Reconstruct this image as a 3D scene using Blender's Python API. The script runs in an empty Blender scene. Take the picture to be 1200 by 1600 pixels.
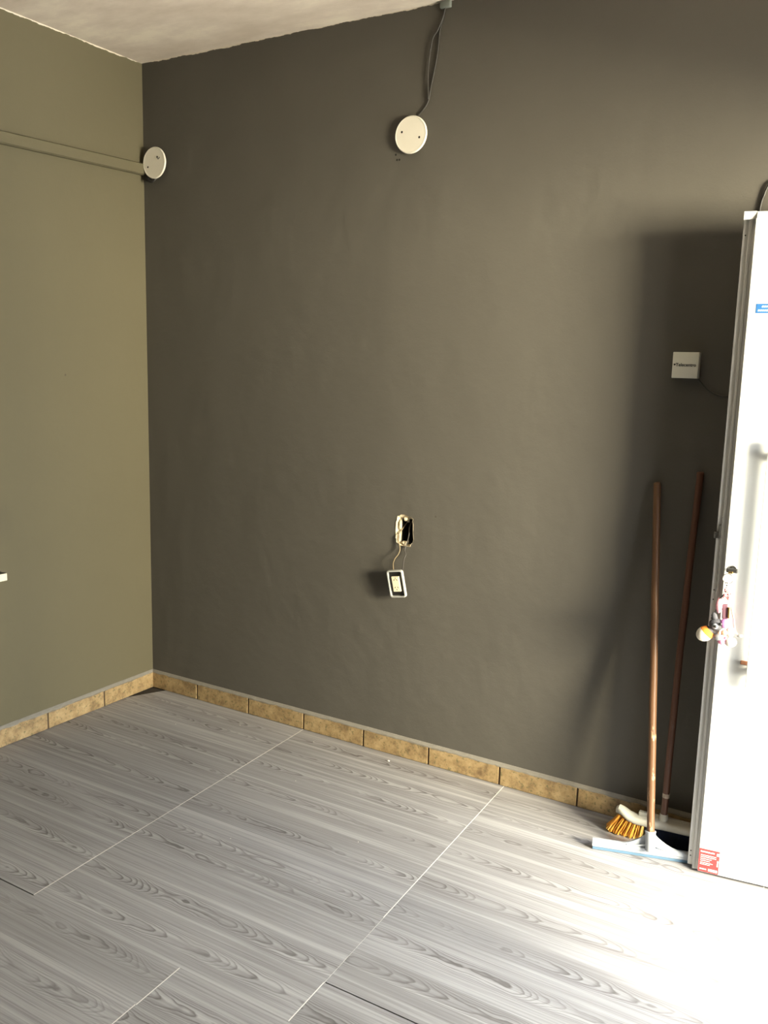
import bpy, bmesh, math, random
from mathutils import Vector, Matrix

# ------------------------------------------------------------------ camera
C = bpy.context.scene.collection
sc = bpy.context.scene
cam_d = bpy.data.cameras.new('camera')
cam = bpy.data.objects.new('camera', cam_d); C.objects.link(cam)
Rr = Vector((0.85630813, 0.51585001, 0.02520234))
Ru = Vector((-0.10638044, 0.12841907, 0.98599784))
Rb = Vector((0.50539054, -0.846999, 0.16484265))
m = Matrix((Rr, Ru, Rb)).transposed().to_4x4()
m.translation = Vector((3.0976, -3.0226, 1.5953))
cam.matrix_world = m
cam_d.sensor_fit = 'VERTICAL'; cam_d.sensor_height = 36.0; cam_d.lens = 31.416
cam_d.clip_start = 0.02
sc.camera = cam

# ------------------------------------------------------------------ light and exposure
sc.view_settings.view_transform = 'Standard'
sc.view_settings.look = 'None'
sc.view_settings.gamma = 1.0
sc.view_settings.use_curve_mapping = False
sc.view_settings.exposure = -0.04

W = bpy.data.worlds.new('sky'); sc.world = W; W.use_nodes = True
wn = W.node_tree
# overcast dome: three times brighter overhead than at the horizon
_tc = wn.nodes.new('ShaderNodeTexCoord'); _sx = wn.nodes.new('ShaderNodeSeparateXYZ')
_mr = wn.nodes.new('ShaderNodeMapRange')
_mr.inputs[1].default_value = 0.0; _mr.inputs[2].default_value = 1.0
_mr.inputs[3].default_value = 6.5; _mr.inputs[4].default_value = 19.5
W.node_tree.links.new(_tc.outputs['Generated'], _sx.inputs[0]); W.node_tree.links.new(_sx.outputs[2], _mr.inputs[0])
W.node_tree.links.new(_mr.outputs[0], wn.nodes['Background'].inputs[1])
wn.nodes['Background'].inputs[0].default_value = (0.87, 0.93, 1.0, 1)

def light(name, kind, loc, aim, energy, col, **kw):
    d = bpy.data.lights.new(name, kind); d.energy = energy; d.color = col
    for k, v in kw.items(): setattr(d, k, v)
    o = bpy.data.objects.new(name, d); C.objects.link(o); o.location = loc
    o.rotation_euler = (Vector(aim) - Vector(loc)).to_track_quat('-Z', 'Y').to_euler()
    return o
# hazy sun over the roof, falling on the yard outside the doorway
light('sun', 'SUN', (6, -3, 8), (6.8, -2.6, 5.0), 34.0, (1.0, 0.93, 0.80), angle=0.02)
# added area lamps standing in for daylight from the sunlit yard
light('yard_standin_lamp', 'AREA', (6.0, -1.68, 1.78), (2.2, -0.1, 1.6), 870, (1.0, 0.89, 0.63),
      shape='RECTANGLE', size=0.95, size_y=1.1)
light('yard_standin_lamp_wide', 'AREA', (5.2, 0.25, 0.95), (0.0, -0.9, 1.3), 500, (1.0, 0.97, 0.82),
      shape='RECTANGLE', size=2.0, size_y=1.0)  # wide lamp added to brighten the left wall
# portal that guides the sky light through the doorway
po = light('doorway_portal', 'AREA', (3.60, -0.56, 1.05), (0, -0.56, 1.05), 1, (1, 1, 1), shape='RECTANGLE', size=0.92, size_y=2.10)
po.data.cycles.is_portal = True

# ------------------------------------------------------------------ helpers
PI = math.pi
H = 2.861           # ceiling height
RX = 3.47           # right wall
FY = -4.2           # front wall, behind the camera

def tag(o, label=None, cat=None, group=None, kind=None):
    if label: o['label'] = label
    if cat: o['category'] = cat
    if group: o['group'] = group
    if kind: o['kind'] = kind
    return o

def empty(name, loc=(0, 0, 0), rz=0.0, **kw):
    o = bpy.data.objects.new(name, None); C.objects.link(o)
    o.location = loc; o.rotation_euler = (0, 0, rz)
    o.empty_display_size = 0.05
    return tag(o, **kw)

def obj(name, bm, mats, parent=None, smooth=None, **kw):
    me = bpy.data.meshes.new(name)
    bmesh.ops.recalc_face_normals(bm, faces=bm.faces)
    bm.to_mesh(me); bm.free()
    if not isinstance(mats, (list, tuple)): mats = [mats]
    for mt in mats: me.materials.append(mt)
    o = bpy.data.objects.new(name, me); C.objects.link(o)
    if parent: o.parent = parent
    if smooth is not None:
        for p in me.polygons: p.use_smooth = True
        if smooth < 3:
            try: me.set_sharp_from_angle(angle=smooth)
            except Exception: pass
    return tag(o, **kw)

def box(bm, x0, x1, y0, y1, z0, z1, bev=0.0, mi=0, seg=2, mat=None):
    r = bmesh.ops.create_cube(bm, size=1.0)
    vs = r['verts']
    for v in vs:
        v.co = Vector(((x0 + x1) / 2 + v.co.x * (x1 - x0), (y0 + y1) / 2 + v.co.y * (y1 - y0), (z0 + z1) / 2 + v.co.z * (z1 - z0)))
    fs = set(f for v in vs for f in v.link_faces)
    for f in fs: f.material_index = mi
    if bev:
        es = list(set(e for v in vs for e in v.link_edges))
        g = bmesh.ops.bevel(bm, geom=es, offset=bev, segments=seg, affect='EDGES', profile=0.5)
        vs = list(set(g['verts']) | set(v for v in vs if v.is_valid))
    if mat is not None:
        vv = set()
        for f in bm.faces:
            pass
        bmesh.ops.transform(bm, matrix=mat, verts=[v for v in vs if v.is_valid])
    return vs

def frame_for(d):
    d = Vector(d).normalized()
    a = Vector((0, 0, 1)) if abs(d.z) < 0.9 else Vector((1, 0, 0))
    u = d.cross(a).normalized()
    return u, d.cross(u).normalized()

def tube(bm, pts, r, n=12, mi=0, cap=True, radii=None, jitter=0.0, rng=None):
    pts = [Vector(p) for p in pts]
    rings = []
    u = None
    for i, p in enumerate(pts):
        if i == 0: d = pts[1] - p
        elif i == len(pts) - 1: d = p - pts[i - 1]
        else: d = pts[i + 1] - pts[i - 1]
        d.normalize()
        if u is None: u, w = frame_for(d)
        else:
            u = (u - d * u.dot(d)).normalized(); w = d.cross(u)
        rr = radii[i] if radii else r
        ring = []
        for k in range(n):
            a = 2 * PI * k / n
            q = rr * (1 + (rng.uniform(-jitter, jitter) if rng else 0))
            ring.append(bm.verts.new(p + u * math.cos(a) * q + w * math.sin(a) * q))
        rings.append(ring)
    for a, b in zip(rings[:-1], rings[1:]):
        for k in range(n):
            f = bm.faces.new((a[k], a[(k + 1) % n], b[(k + 1) % n], b[k])); f.material_index = mi
    if cap:
        bm.faces.new(rings[0][::-1]).material_index = mi
        bm.faces.new(rings[-1]).material_index = mi
    return rings

def smooth_path(pts, sub=6):
    P = [Vector(p) for p in pts]; out = []
    for i in range(len(P) - 1):
        p0 = P[max(i - 1, 0)]; p1 = P[i]; p2 = P[i + 1]; p3 = P[min(i + 2, len(P) - 1)]
        for k in range(sub):
            t = k / sub
            out.append(0.5 * ((2 * p1) + (p2 - p0) * t + (2 * p0 - 5 * p1 + 4 * p2 - p3) * t * t + (3 * p1 - p0 - 3 * p2 + p3) * t ** 3))
    out.append(P[-1]); return out

def lathe(bm, prof, axis_o, axis_d, n=32, mi=0):
    """prof: list of (radius, height along axis)"""
    o = Vector(axis_o); d = Vector(axis_d).normalized(); u, w = frame_for(d)
    rings = []
    for r, h in prof:
        if r < 1e-6: rings.append([bm.verts.new(o + d * h)])
        else: rings.append([bm.verts.new(o + d * h + (u * math.cos(2 * PI * k / n) + w * math.sin(2 * PI * k / n)) * r) for k in range(n)])
    for a, b in zip(rings[:-1], rings[1:]):
        for k in range(n):
            k2 = (k + 1) % n
            if len(a) == 1 and len(b) == 1: continue
            if len(a) == 1: f = bm.faces.new((a[0], b[k2], b[k]))
            elif len(b) == 1: f = bm.faces.new((a[k], a[k2], b[0]))
            else: f = bm.faces.new((a[k], a[k2], b[k2], b[k]))
            f.material_index = mi

def ball(bm, c, r, sx=1, sy=1, sz=1, rot=None, sub=3, mi=0, bump=0, rng=None):  # ellipsoid
    g = bmesh.ops.create_icosphere(bm, subdivisions=sub, radius=1.0)
    M = (rot.to_matrix().to_4x4() if rot else Matrix.Identity(4))
    for v in g['verts']:
        k = 1 + (rng.uniform(-bump, bump) if rng else 0)
        p = Vector((v.co.x * r * sx, v.co.y * r * sy, v.co.z * r * sz)) * k
        v.co = (M @ p) + Vector(c)
    for f in set(f for v in g['verts'] for f in v.link_faces): f.material_index = mi

def torus(bm, c, R, r, normal, n=24, k=8, mi=0):
    u, w = frame_for(normal); c = Vector(c); nn = Vector(normal).normalized()
    rings = []
    for i in range(n):
        a = 2 * PI * i / n; e = u * math.cos(a) + w * math.sin(a)
        rings.append([bm.verts.new(c + e * (R + r * math.cos(2 * PI * j / k)) + nn * r * math.sin(2 * PI * j / k)) for j in range(k)])
    for i in range(n):
        a, b = rings[i], rings[(i + 1) % n]
        for j in range(k):
            bm.faces.new((a[j], b[j], b[(j + 1) % k], a[(j + 1) % k])).material_index = mi

# ------------------------------------------------------------------ materials
class NT:
    def __init__(s, name):
        s.m = bpy.data.materials.new(name); s.m.use_nodes = True
        s.t = s.m.node_tree; s.b = s.t.nodes['Principled BSDF']
    def n(s, typ, ins=None, **kw):
        nd = s.t.nodes.new(typ)
        for k, v in kw.items(): setattr(nd, k, v)
        for k, v in (ins or {}).items():
            if hasattr(v, 'is_output') or isinstance(v, bpy.types.NodeSocket): s.t.links.new(v, nd.inputs[k])
            else: nd.inputs[k].default_value = v
        return nd
    def math(s, op, a, b=0.0, c=0.0, clamp=False):
        nd = s.t.nodes.new('ShaderNodeMath'); nd.operation = op; nd.use_clamp = clamp
        for i, v in enumerate((a, b, c)):
            if isinstance(v, bpy.types.NodeSocket): s.t.links.new(v, nd.inputs[i])
            else: nd.inputs[i].default_value = v
        return nd.outputs[0]
    def mix(s, f, a, b):
        nd = s.t.nodes.new('ShaderNodeMix'); nd.data_type = 'RGBA'
        for k, v in ((0, f), (6, a), (7, b)):
            if isinstance(v, bpy.types.NodeSocket): s.t.links.new(v, nd.inputs[k])
            else: nd.inputs[k].default_value = v if k == 0 else (*v, 1)
        return nd.outputs[2]
    def ramp(s, f, stops):
        nd = s.t.nodes.new('ShaderNodeValToRGB'); cr = nd.color_ramp
        while len(cr.elements) < len(stops): cr.elements.new(0.5)
        for e, (p, c) in zip(cr.elements, stops):
            e.position = p; e.color = (*c, 1) if len(c) == 3 else c
        s.t.links.new(f, nd.inputs[0]); return nd.outputs[0]
    def set(s, k, v):
        if isinstance(v, bpy.types.NodeSocket): s.t.links.new(v, s.b.inputs[k])
        else: s.b.inputs[k].default_value = (*v, 1) if isinstance(v, tuple) and len(v) == 3 else v
    def bump(s, h, strength=0.3, dist=0.002):
        nd = s.n('ShaderNodeBump', {'Height': h, 'Strength': strength, 'Distance': dist})
        s.t.links.new(nd.outputs[0], s.b.inputs['Normal'])
    def coord(s, kind='Object'):
        return s.n('ShaderNodeTexCoord').outputs[kind]
    def noise(s, vec, scale, detail=3, rough=0.55, dist=0.0):
        return s.n('ShaderNodeTexNoise', {'Vector': vec, 'Scale': scale, 'Detail': detail, 'Roughness': rough, 'Distortion': dist}).outputs[0]
    def mapping(s, vec, scale=(1, 1, 1), loc=(0, 0, 0), rot=(0, 0, 0)):
        return s.n('ShaderNodeMapping', {'Vector': vec, 'Scale': scale, 'Location': loc, 'Rotation': rot}).outputs[0]

def plain(name, col, rough=0.5, metal=0.0, var=0.06, vscale=30, spec=0.5, bump=0.0):
    t = NT(name); v = t.noise(t.coord(), vscale, 3)
    c = tuple(col)
    t.set('Base Color', t.mix(v, tuple(x * (1 - var) for x in c), tuple(min(1, x * (1 + var)) for x in c)))
    t.set('Roughness', rough); t.set('Metallic', metal); t.set('Specular IOR Level', spec)
    if bump: t.bump(v, bump, 0.001)
    return t.m

WALL_DAYLIT = (0.131, 0.117, 0.075)  # same wall paint with the yellowish daylight tint mixed into the colour
WALL = (0.105, 0.0985, 0.086)
CEIL = (0.72, 0.66, 0.58)
def wall_mat(name, patch=None, WALL=WALL):
    t = NT(name); co = t.coord('Object')
    big = t.noise(co, 1.6, 3, 0.5); fine = t.noise(co, 14, 4, 0.6); grain = t.noise(co, 170, 2, 0.6)
    c = t.mix(t.math('MULTIPLY_ADD', big, 0.7, 0.15), tuple(x * 0.92 for x in WALL), tuple(x * 1.08 for x in WALL))
    c = t.mix(t.math('MULTIPLY', fine, 0.25), c, tuple(x * 0.86 for x in WALL))
    # sparse nicks in the paint
    vo = t.n('ShaderNodeTexVoronoi', {'Vector': co, 'Scale': 4.5, 'Randomness': 1.0})
    sel = t.math('GREATER_THAN', t.n('ShaderNodeSeparateColor', {0: vo.outputs['Color']}).outputs[0], 0.60)
    nick = t.math('MULTIPLY', t.math('LESS_THAN', t.math('ADD', vo.outputs['Distance'], t.math('MULTIPLY', fine, 0.02)), 0.028), sel)
    c = t.mix(t.math('MULTIPLY', nick, 0.65), c, (0.06, 0.052, 0.042))
    z = t.n('ShaderNodeSeparateXYZ', {0: co}).outputs[2]
    # ragged brushed edge where the ceiling paint starts
    edge = t.math('GREATER_THAN', t.math('ADD', z, t.math('MULTIPLY', t.noise(co, 9, 5, 0.7), 0.03)), H + 0.012)
    c = t.mix(edge, c, CEIL)
    if patch:
        c = patch(t, co, c)
    t.set('Base Color', c); t.set('Roughness', 0.7); t.set('Specular IOR Level', 0.15)
    h = t.math('ADD', t.math('MULTIPLY', fine, 0.8), t.math('MULTIPLY', grain, 0.12))
    h = t.math('ADD', h, t.math('MULTIPLY', t.noise(co, 3.2, 3), 3.0))
    h = t.math('SUBTRACT', h, t.math('MULTIPLY', nick, 0.5))
    t.bump(h, 0.42, 0.006)
    return t.m
def dark_patch(t, co, c):  # soft darker oval with a ragged edge, just above the shelf
    s = t.n('ShaderNodeSeparateXYZ', {0: co}).outputs
    dy = t.math('DIVIDE', t.math('ADD', s[1], 0.86), 0.13); dz = t.math('DIVIDE', t.math('SUBTRACT', s[2], 0.93), 0.12)
    d = t.math('SQRT', t.math('ADD', t.math('MULTIPLY', dy, dy), t.math('MULTIPLY', dz, dz)))
    d = t.math('ADD', d, t.math('MULTIPLY_ADD', t.noise(co, 12, 4), 0.6, -0.3))
    return t.mix(t.math('MULTIPLY', t.math('SUBTRACT', 1.0, d, clamp=True), 0.45), c, (0.085, 0.078, 0.06))

M_wall = wall_mat('grey_wall_paint'); M_wall_daylit = wall_mat('grey_wall_daylight_tint', dark_patch, WALL_DAYLIT)

def ceil_mat():
    t = NT('ceiling_paint'); co = t.coord()
    a = t.noise(t.mapping(co, (1, 2.2, 1)), 2.6, 6, 0.65); b = t.noise(co, 11, 4, 0.65)
    c = t.ramp(a, [(0.35, (0.60, 0.52, 0.45)), (0.5, (0.70, 0.62, 0.55)), (0.62, (0.82, 0.75, 0.65))])
    c = t.mix(t.math('MULTIPLY', b, 0.3), c, (0.66, 0.59, 0.50))
    t.set('Base Color', c); t.set('Roughness', 0.75)
    t.bump(t.math('ADD', b, a), 0.4, 0.004); return t.m
M_ceil = ceil_mat()

def plank_mat():
    t = NT('grey_wood_vinyl'); co = t.coord('Object')
    rnd = t.n('ShaderNodeObjectInfo').outputs['Random']
    off = t.n('ShaderNodeCombineXYZ', {0: t.math('MULTIPLY', rnd, 37.0), 1: t.math('MULTIPLY', rnd, 91.0), 2: t.math('MULTIPLY', rnd, 13.0)}).outputs[0]
    v = t.n('ShaderNodeVectorMath', {0: co, 1: off}, operation='ADD').outputs[0]
    # cathedral grain: parabolic contour lines nested along a wandering centre line of the plank
    sp = t.n('ShaderNodeSeparateXYZ', {0: co}).outputs
    wander = t.noise(t.mapping(v, (2.4, 0.01, 1)), 1.0, 2)
    yc = t.math('ADD', sp[1], t.math('ADD', 0.080, t.math('MULTIPLY_ADD', rnd, 0.08, -0.04)))
    yc = t.math('ADD', yc, t.math('MULTIPLY_ADD', wander, 0.044, -0.022))
    y2 = t.math('MULTIPLY', yc, yc)
    along = t.noise(t.mapping(v, (3.6, 5.0, 1)), 1.0, 2.5, 0.5)
    wob = t.noise(t.mapping(v, (16, 50, 1)), 1.0, 2)
    ph = t.math('ADD', t.math('MULTIPLY_ADD', sp[0], 13.0, t.math('MULTIPLY', along, 9.5)), t.math('MULTIPLY', y2, 2600.0))
    ph = t.math('ADD', ph, t.math('MULTIPLY', wob, 0.75))
    ring = t.math('FRACT', ph)
    line = t.ramp(ring, [(0.0, (0, 0, 0)), (0.50, (.15, .15, .15)), (0.86, (1, 1, 1)), (0.97, (.2, .2, .2)), (1.0, (0, 0, 0))])
    near = t.math('SUBTRACT', 1.0, t.math('MULTIPLY', y2, 420.0), clamp=True)
    mk = t.ramp(t.noise(t.mapping(v, (3.2, 4, 1)), 1.0, 2), [(0.36, (.12, .12, .12)), (0.60, (1, 1, 1))])
    mask = t.math('MULTIPLY', near, t.n('ShaderNodeSeparateColor', {0: mk}).outputs[0])
    streak = t.noise(t.mapping(v, (2.0, 190, 1)), 1.0, 4, 0.7)
    st2 = t.noise(t.mapping(v, (0.9, 45, 1)), 1.0, 3, 0.6)
    tone = t.noise(t.mapping(v, (0.8, 4, 1)), 1.0, 2)
    base = t.ramp(tone, [(0.3, (0.274, 0.269, 0.274)), (0.7, (0.375, 0.372, 0.381))])
    base = t.mix(t.ramp(streak, [(0.42, (0, 0, 0)), (0.70, (.75, .75, .75))]), base, (0.179, 0.17, 0.174))
    base = t.mix(t.ramp(st2, [(0.50, (0, 0, 0)), (0.68, (.55, .55, .55))]), base, (0.515, 0.51, 0.521))
    k = t.math('MULTIPLY', t.n('ShaderNodeSeparateColor', {0: line}).outputs[0], t.math('MULTIPLY_ADD', mask, 0.72, 0.12))
    base = t.mix(k, base, (0.088, 0.078, 0.076))
    t.set('Base Color', base); t.set('Roughness', t.math('MULTIPLY_ADD', streak, 0.15, 0.42)); t.set('Specular IOR Level', 0.35)
    t.bump(t.math('ADD', streak, t.math('MULTIPLY', ring, 0.3)), 0.12, 0.001)
    return t.m
M_plank = plank_mat()
M_core = plain('vinyl_core_white', (0.78, 0.76, 0.72), 0.6)
M_sub = plain('dark_subfloor', (0.035, 0.028, 0.022), 0.9, var=0.3, vscale=20)

def tile_mat():
    t = NT('tan_ceramic'); co = t.coord('Object')
    rnd = t.n('ShaderNodeObjectInfo').outputs['Random']
    v = t.n('ShaderNodeVectorMath', {0: co, 1: t.n('ShaderNodeCombineXYZ', {0: t.math('MULTIPLY', rnd, 50)}).outputs[0]}, operation='ADD').outputs[0]
    a = t.noise(v, 22, 5, 0.65); b = t.noise(v, 80, 3, 0.6); g = t.noise(v, 9, 4, 0.6)
    c = t.ramp(a, [(0.30, (0.17, 0.11, 0.055)), (0.5, (0.35, 0.245, 0.12)), (0.72, (0.48, 0.355, 0.19))])
    c = t.mix(t.ramp(b, [(0.55, (0, 0, 0)), (0.68, (.8, .8, .8))]), c, (0.13, 0.125, 0.06))
    z = t.n('ShaderNodeSeparateXYZ', {0: co}).outputs[2]
    pe = t.math('GREATER_THAN', t.math('ADD', z, t.math('MULTIPLY_ADD', g, 0.03, -0.015)), 0.075)
    c = t.mix(t.math('MULTIPLY', pe, 0.85), c, (0.16, 0.145, 0.12))
    t.set('Base Color', c); t.set('Roughness', 0.5); t.bump(a, 0.3, 0.001); return t.m
M_tile = tile_mat()
M_grout = plain('dirty_grout', (0.10, 0.07, 0.045), 0.9, var=0.3)
M_ledge = plain('painted_mortar', (0.23, 0.215, 0.185), 0.8, var=0.15, vscale=60, bump=0.6)
M_plastic = plain('off_white_plastic', (0.80, 0.77, 0.68), 0.35, var=0.03)
M_black = plain('black_plastic', (0.012, 0.011, 0.010), 0.45)
M_void = plain('dark_box_inside', (0.010, 0.009, 0.008), 0.9)
M_plaster = plain('chipped_plaster', (0.56, 0.48, 0.34), 0.9, var=0.22, vscale=120, bump=1.0)
M_cable = plain('painted_cable', (0.038, 0.036, 0.032), 0.6)
M_wire = plain('old_wire', (0.22, 0.17, 0.10), 0.5, var=0.3)
M_white = plain('white_door_sheet', (0.52, 0.53, 0.525), 0.38, var=0.01)
M_alu = plain('pale_aluminium_frame', (0.56, 0.56, 0.54), 0.42, var=0.04)
M_steel = plain('chrome', (0.62, 0.60, 0.56), 0.25, 1.0)
M_brass = plain('brass', (0.62, 0.42, 0.16), 0.3, 1.0)
M_ink = plain('black_ink', (0.015, 0.015, 0.018), 0.6)
M_shelf_e = plain('cream_shelf_edge', (0.80, 0.74, 0.58), 0.4)
M_shelf_t = plain('dark_shelf_top', (0.05, 0.045, 0.04), 0.4)
M_outer = plain('yard_concrete', (0.55, 0.50, 0.42), 0.85, var=0.1, vscale=3)

# ------------------------------------------------------------------ room shell
# hole in the back wall where a wall box was broken out
rng = random.Random(4)
hx, hz = 1.391, 0.943
hole = []
for i in range(28):
    a = 2 * PI * i / 28
    cx, sx = math.cos(a), math.sin(a)
    x = math.copysign(abs(cx) ** 0.5, cx) * 0.040; z = math.copysign(abs(sx) ** 0.5, sx) * 0.062
    hole.append((hx + x + rng.uniform(-.003, .003), hz + z + rng.uniform(-.003, .003)))
bm = bmesh.new()
outer = [bm.verts.new(p) for p in ((-0.12, 0, -0.1), (RX + .12, 0, -0.1), (RX + .12, 0, H + .1), (-0.12, 0, H + .1))]
inner = [bm.verts.new((x, 0, z)) for x, z in hole]
es = [bm.edges.new((outer[i], outer[(i + 1) % 4])) for i in range(4)] + [bm.edges.new((inner[i], inner[(i + 1) % 28])) for i in range(28)]
bmesh.ops.triangle_fill(bm, edges=es, use_beauty=True)
back_o = [bm.verts.new(v.co + Vector((0, 0.14, 0))) for v in outer]
back_i = [bm.verts.new(v.co + Vector((0, 0.08, 0))) for v in inner]
for i in range(4): bm.faces.new((outer[i], outer[(i + 1) % 4], back_o[(i + 1) % 4], back_o[i]))
bm.faces.new(back_o)
for i in range(28): bm.faces.new((inner[i], inner[(i + 1) % 28], back_i[(i + 1) % 28], back_i[i]))
bm.faces.new(back_i)
wall_back = obj('wall_back', bm, M_wall, kind='structure', label='dark taupe-grey painted back wall with two round covers and a chipped hole', cat='wall')

bm = bmesh.new(); box(bm, -0.12, 0, FY - .12, 0.0, -0.1, H + .1)
wall_left = obj('wall_left', bm, M_wall_daylit, kind='structure', label='grey painted left wall catching the daylight from the doorway', cat='wall')
# ceiling
bm = bmesh.new(); box(bm, -0.12, RX + .12, FY - .12, 0.14, H, H + 0.12)
obj('ceiling', bm, M_ceil, kind='structure', label='pinkish white patchy painted ceiling', cat='ceiling')
# right wall with the doorway in it
DY0, DY1, DZ = -1.02, -0.10, 2.17
bm = bmesh.new()
box(bm, RX, RX + .12, FY - .12, DY0, -0.1, H + .1)
box(bm, RX, RX + .12, DY1, 0.0, -0.1, H + .1)
box(bm, RX, RX + .12, DY0, DY1, DZ, H + .1)
obj('wall_right', bm, M_wall, kind='structure', label='grey painted right wall beside the camera, pierced by the open doorway', cat='wall')
# front wall, behind the camera
bm = bmesh.new(); box(bm, -0.12, RX + .12, FY - .12, FY, -0.1, H + .1)
obj('wall_front', bm, M_wall, kind='structure', label='grey painted wall behind the camera', cat='wall')
# yard outside
bm = bmesh.new(); box(bm, RX + .12, 14, -9, 7, -0.14, -0.03)
obj('yard_ground', bm, M_outer, kind='structure', label='sunlit concrete yard outside the doorway', cat='ground')

# ------------------------------------------------------------------ floor of vinyl planks
bm = bmesh.new(); box(bm, -0.12, RX + .12, FY - .12, 0.14, -0.1, -0.0032)
floor = obj('floor', bm, M_sub, kind='structure', label='grey wood-look vinyl plank floor', cat='floor')
PW, PL, PT = 0.1607, 0.9525, 0.003
def plank_mesh(L, w, wl, wr, cut=None, skew=(0, 0)):
    """local x 0..L, y -w..0, top at z 0; wl / wr: width of the pale exposed core at each end"""
    bm = bmesh.new()
    ch = [0, wl, L - wr, L]
    if cut:
        top = [(cut[0], 0), (L - wr, 0), (L - wr, -w), (0 if cut[1] < w else 0.0, -w)]
        pts = [(cut[0], 0), (L - wr, 0), (L - wr, -w), (cut[2], -w), (cut[2], -cut[1])] if cut[1] < w else [(cut[0], 0), (L - wr, 0), (L - wr, -w), (cut[2], -w)]
        vt = [bm.verts.new((x, y, 0)) for x, y in pts]; vb = [bm.verts.new((x, y, -PT)) for x, y in pts]
        bm.faces.new(vt); bm.faces.new(vb[::-1])
        for i in range(len(pts)): bm.faces.new((vt[i], vb[i], vb[(i + 1) % len(pts)], vt[(i + 1) % len(pts)]))
        if wr: box(bm, L - wr, L, -w, 0, -PT, -0.0002, mi=1)
    else:
        box(bm, wl, L - wr, -w, 0, -PT, 0)
        if wr: box(bm, L - wr, L, -w, 0, -PT, -0.0002, mi=1)
        if wl: box(bm, 0, wl, -w, 0, -PT, -0.0002, mi=1)
    for v in bm.verts:
        if v.co.x > L / 2 and skew[1] or v.co.x < L / 2 and skew[0]: v.co.x += -0.04 * v.co.y
    me = bpy.data.meshes.new('plank'); bmesh.ops.recalc_face_normals(bm, faces=bm.faces); bm.to_mesh(me); bm.free()
    me.materials.append(M_plank); me.materials.append(M_core); return me
meshes = {}
def lay(x0, x1, y, w, wl, wr, cut=None, skew=(0, 0)):
    key = (round(x1 - x0, 3), round(w, 4), wl, wr, cut, skew)
    if key not in meshes: meshes[key] = plank_mesh(key[0], w - 0.0003, wl, wr, cut, skew)
    o = bpy.data.objects.new('plank', meshes[key]); C.objects.link(o)
    o.location = (x0, y, 0); o.parent = floor
rng = random.Random(7)
j = 0; y = -0.004
while y > FY:
    w = PW
    if j < 9: base = 0.916 + 0.0064 * j
    else: base = 1.567 - PL + 0.004 * (j - 9) if (j // 3) % 2 else 1.25 - PL + 0.004 * (j - 9)
    if 9 <= j < 14: base = 1.567 - PL + 0.004 * (j - 9)
    xs = [0.004, base] if base > 0.1 else [0.004]
    if base <= 0.1: xs = [0.004, base + PL]
    while xs[-1] + PL < RX: xs.append(xs[-1] + PL)
    xs.append(RX)
    for i in range(len(xs) - 1):
        ww = w; cut = None
        if j == 8 and i == 0: ww = w - 0.004
        if j == 7 and i == 2: ww = w - 0.004
        if j == 0 and i == 0: cut = (0.088, 0.158, 0.008)
        wr = 0.0028 if i < len(xs) - 2 else 0
        if j in (6, 7) and i == 1: wr = 0.0006
        lay(xs[i], xs[i + 1] - 0.0004, y, ww, 0, wr, cut, (int(i > 0), int(i < len(xs) - 2)))
    y -= w; j += 1

# ------------------------------------------------------------------ baseboards of cut ceramic tiles
def skirting(name, origin, rz, x_first, total, label):
    root = empty(name, origin, rz, kind='structure', label=label, cat='baseboard')
    rg = random.Random(len(name))
    me_full = None; x = 0.0; nx = x_first; g = 0.008
    def tmesh(L):
        bm = bmesh.new(); box(bm, 0, L, -0.010, -0.001, 0.002, 0.0775, bev=0.0015, seg=1)
        me = bpy.data.meshes.new('tile'); bm.to_mesh(me); bm.free(); me.materials.append(M_tile); return me
    cache = {}
    while x < total:
        e = min(nx, total); L = round(e - x - g, 4)
        if L > 0.02:
            if L not in cache: cache[L] = tmesh(L)
            o = bpy.data.objects.new('tile', cache[L]); C.objects.link(o); o.parent = root
            o.location = (x + g / 2, rg.uniform(-.0012, 0), rg.uniform(-.0008, .0008)); o.rotation_euler = (0, 0, rg.uniform(-.004, .004))
        x = nx; nx += 0.31
    bm = bmesh.new(); box(bm, 0, total, -0.006, 0, 0, 0.075)
    obj('grout', bm, M_grout, root)
    # rough painted mortar ledge above the tiles
    bm = bmesh.new(); n = int(total / 0.02); rows = []
    for i in range(n + 1):
        X = total * i / n; d = rg.uniform(-.0015, .0015)
        rows.append([bm.verts.new((X, yy, zz)) for yy, zz in ((0, 0.074), (-0.0105 + d, 0.0745), (-0.0095 + d, 0.0795 + d), (-0.003, 0.087 + d), (0, 0.089))])
    for a, b in zip(rows[:-1], rows[1:]):
        for k in range(4): bm.faces.new((a[k], a[k + 1], b[k + 1], b[k]))
    obj('mortar_ledge', bm, M_ledge, root)
skirting('baseboard_back', (0, 0, 0), 0, 0.2965, RX, 'tan ceramic tile baseboard along the back wall')
skirting('baseboard_left', (0, FY, 0), PI / 2, -FY - 0.3144 - 12 * 0.31, -FY, 'sunlit tan ceramic tile baseboard along the left wall')

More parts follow.
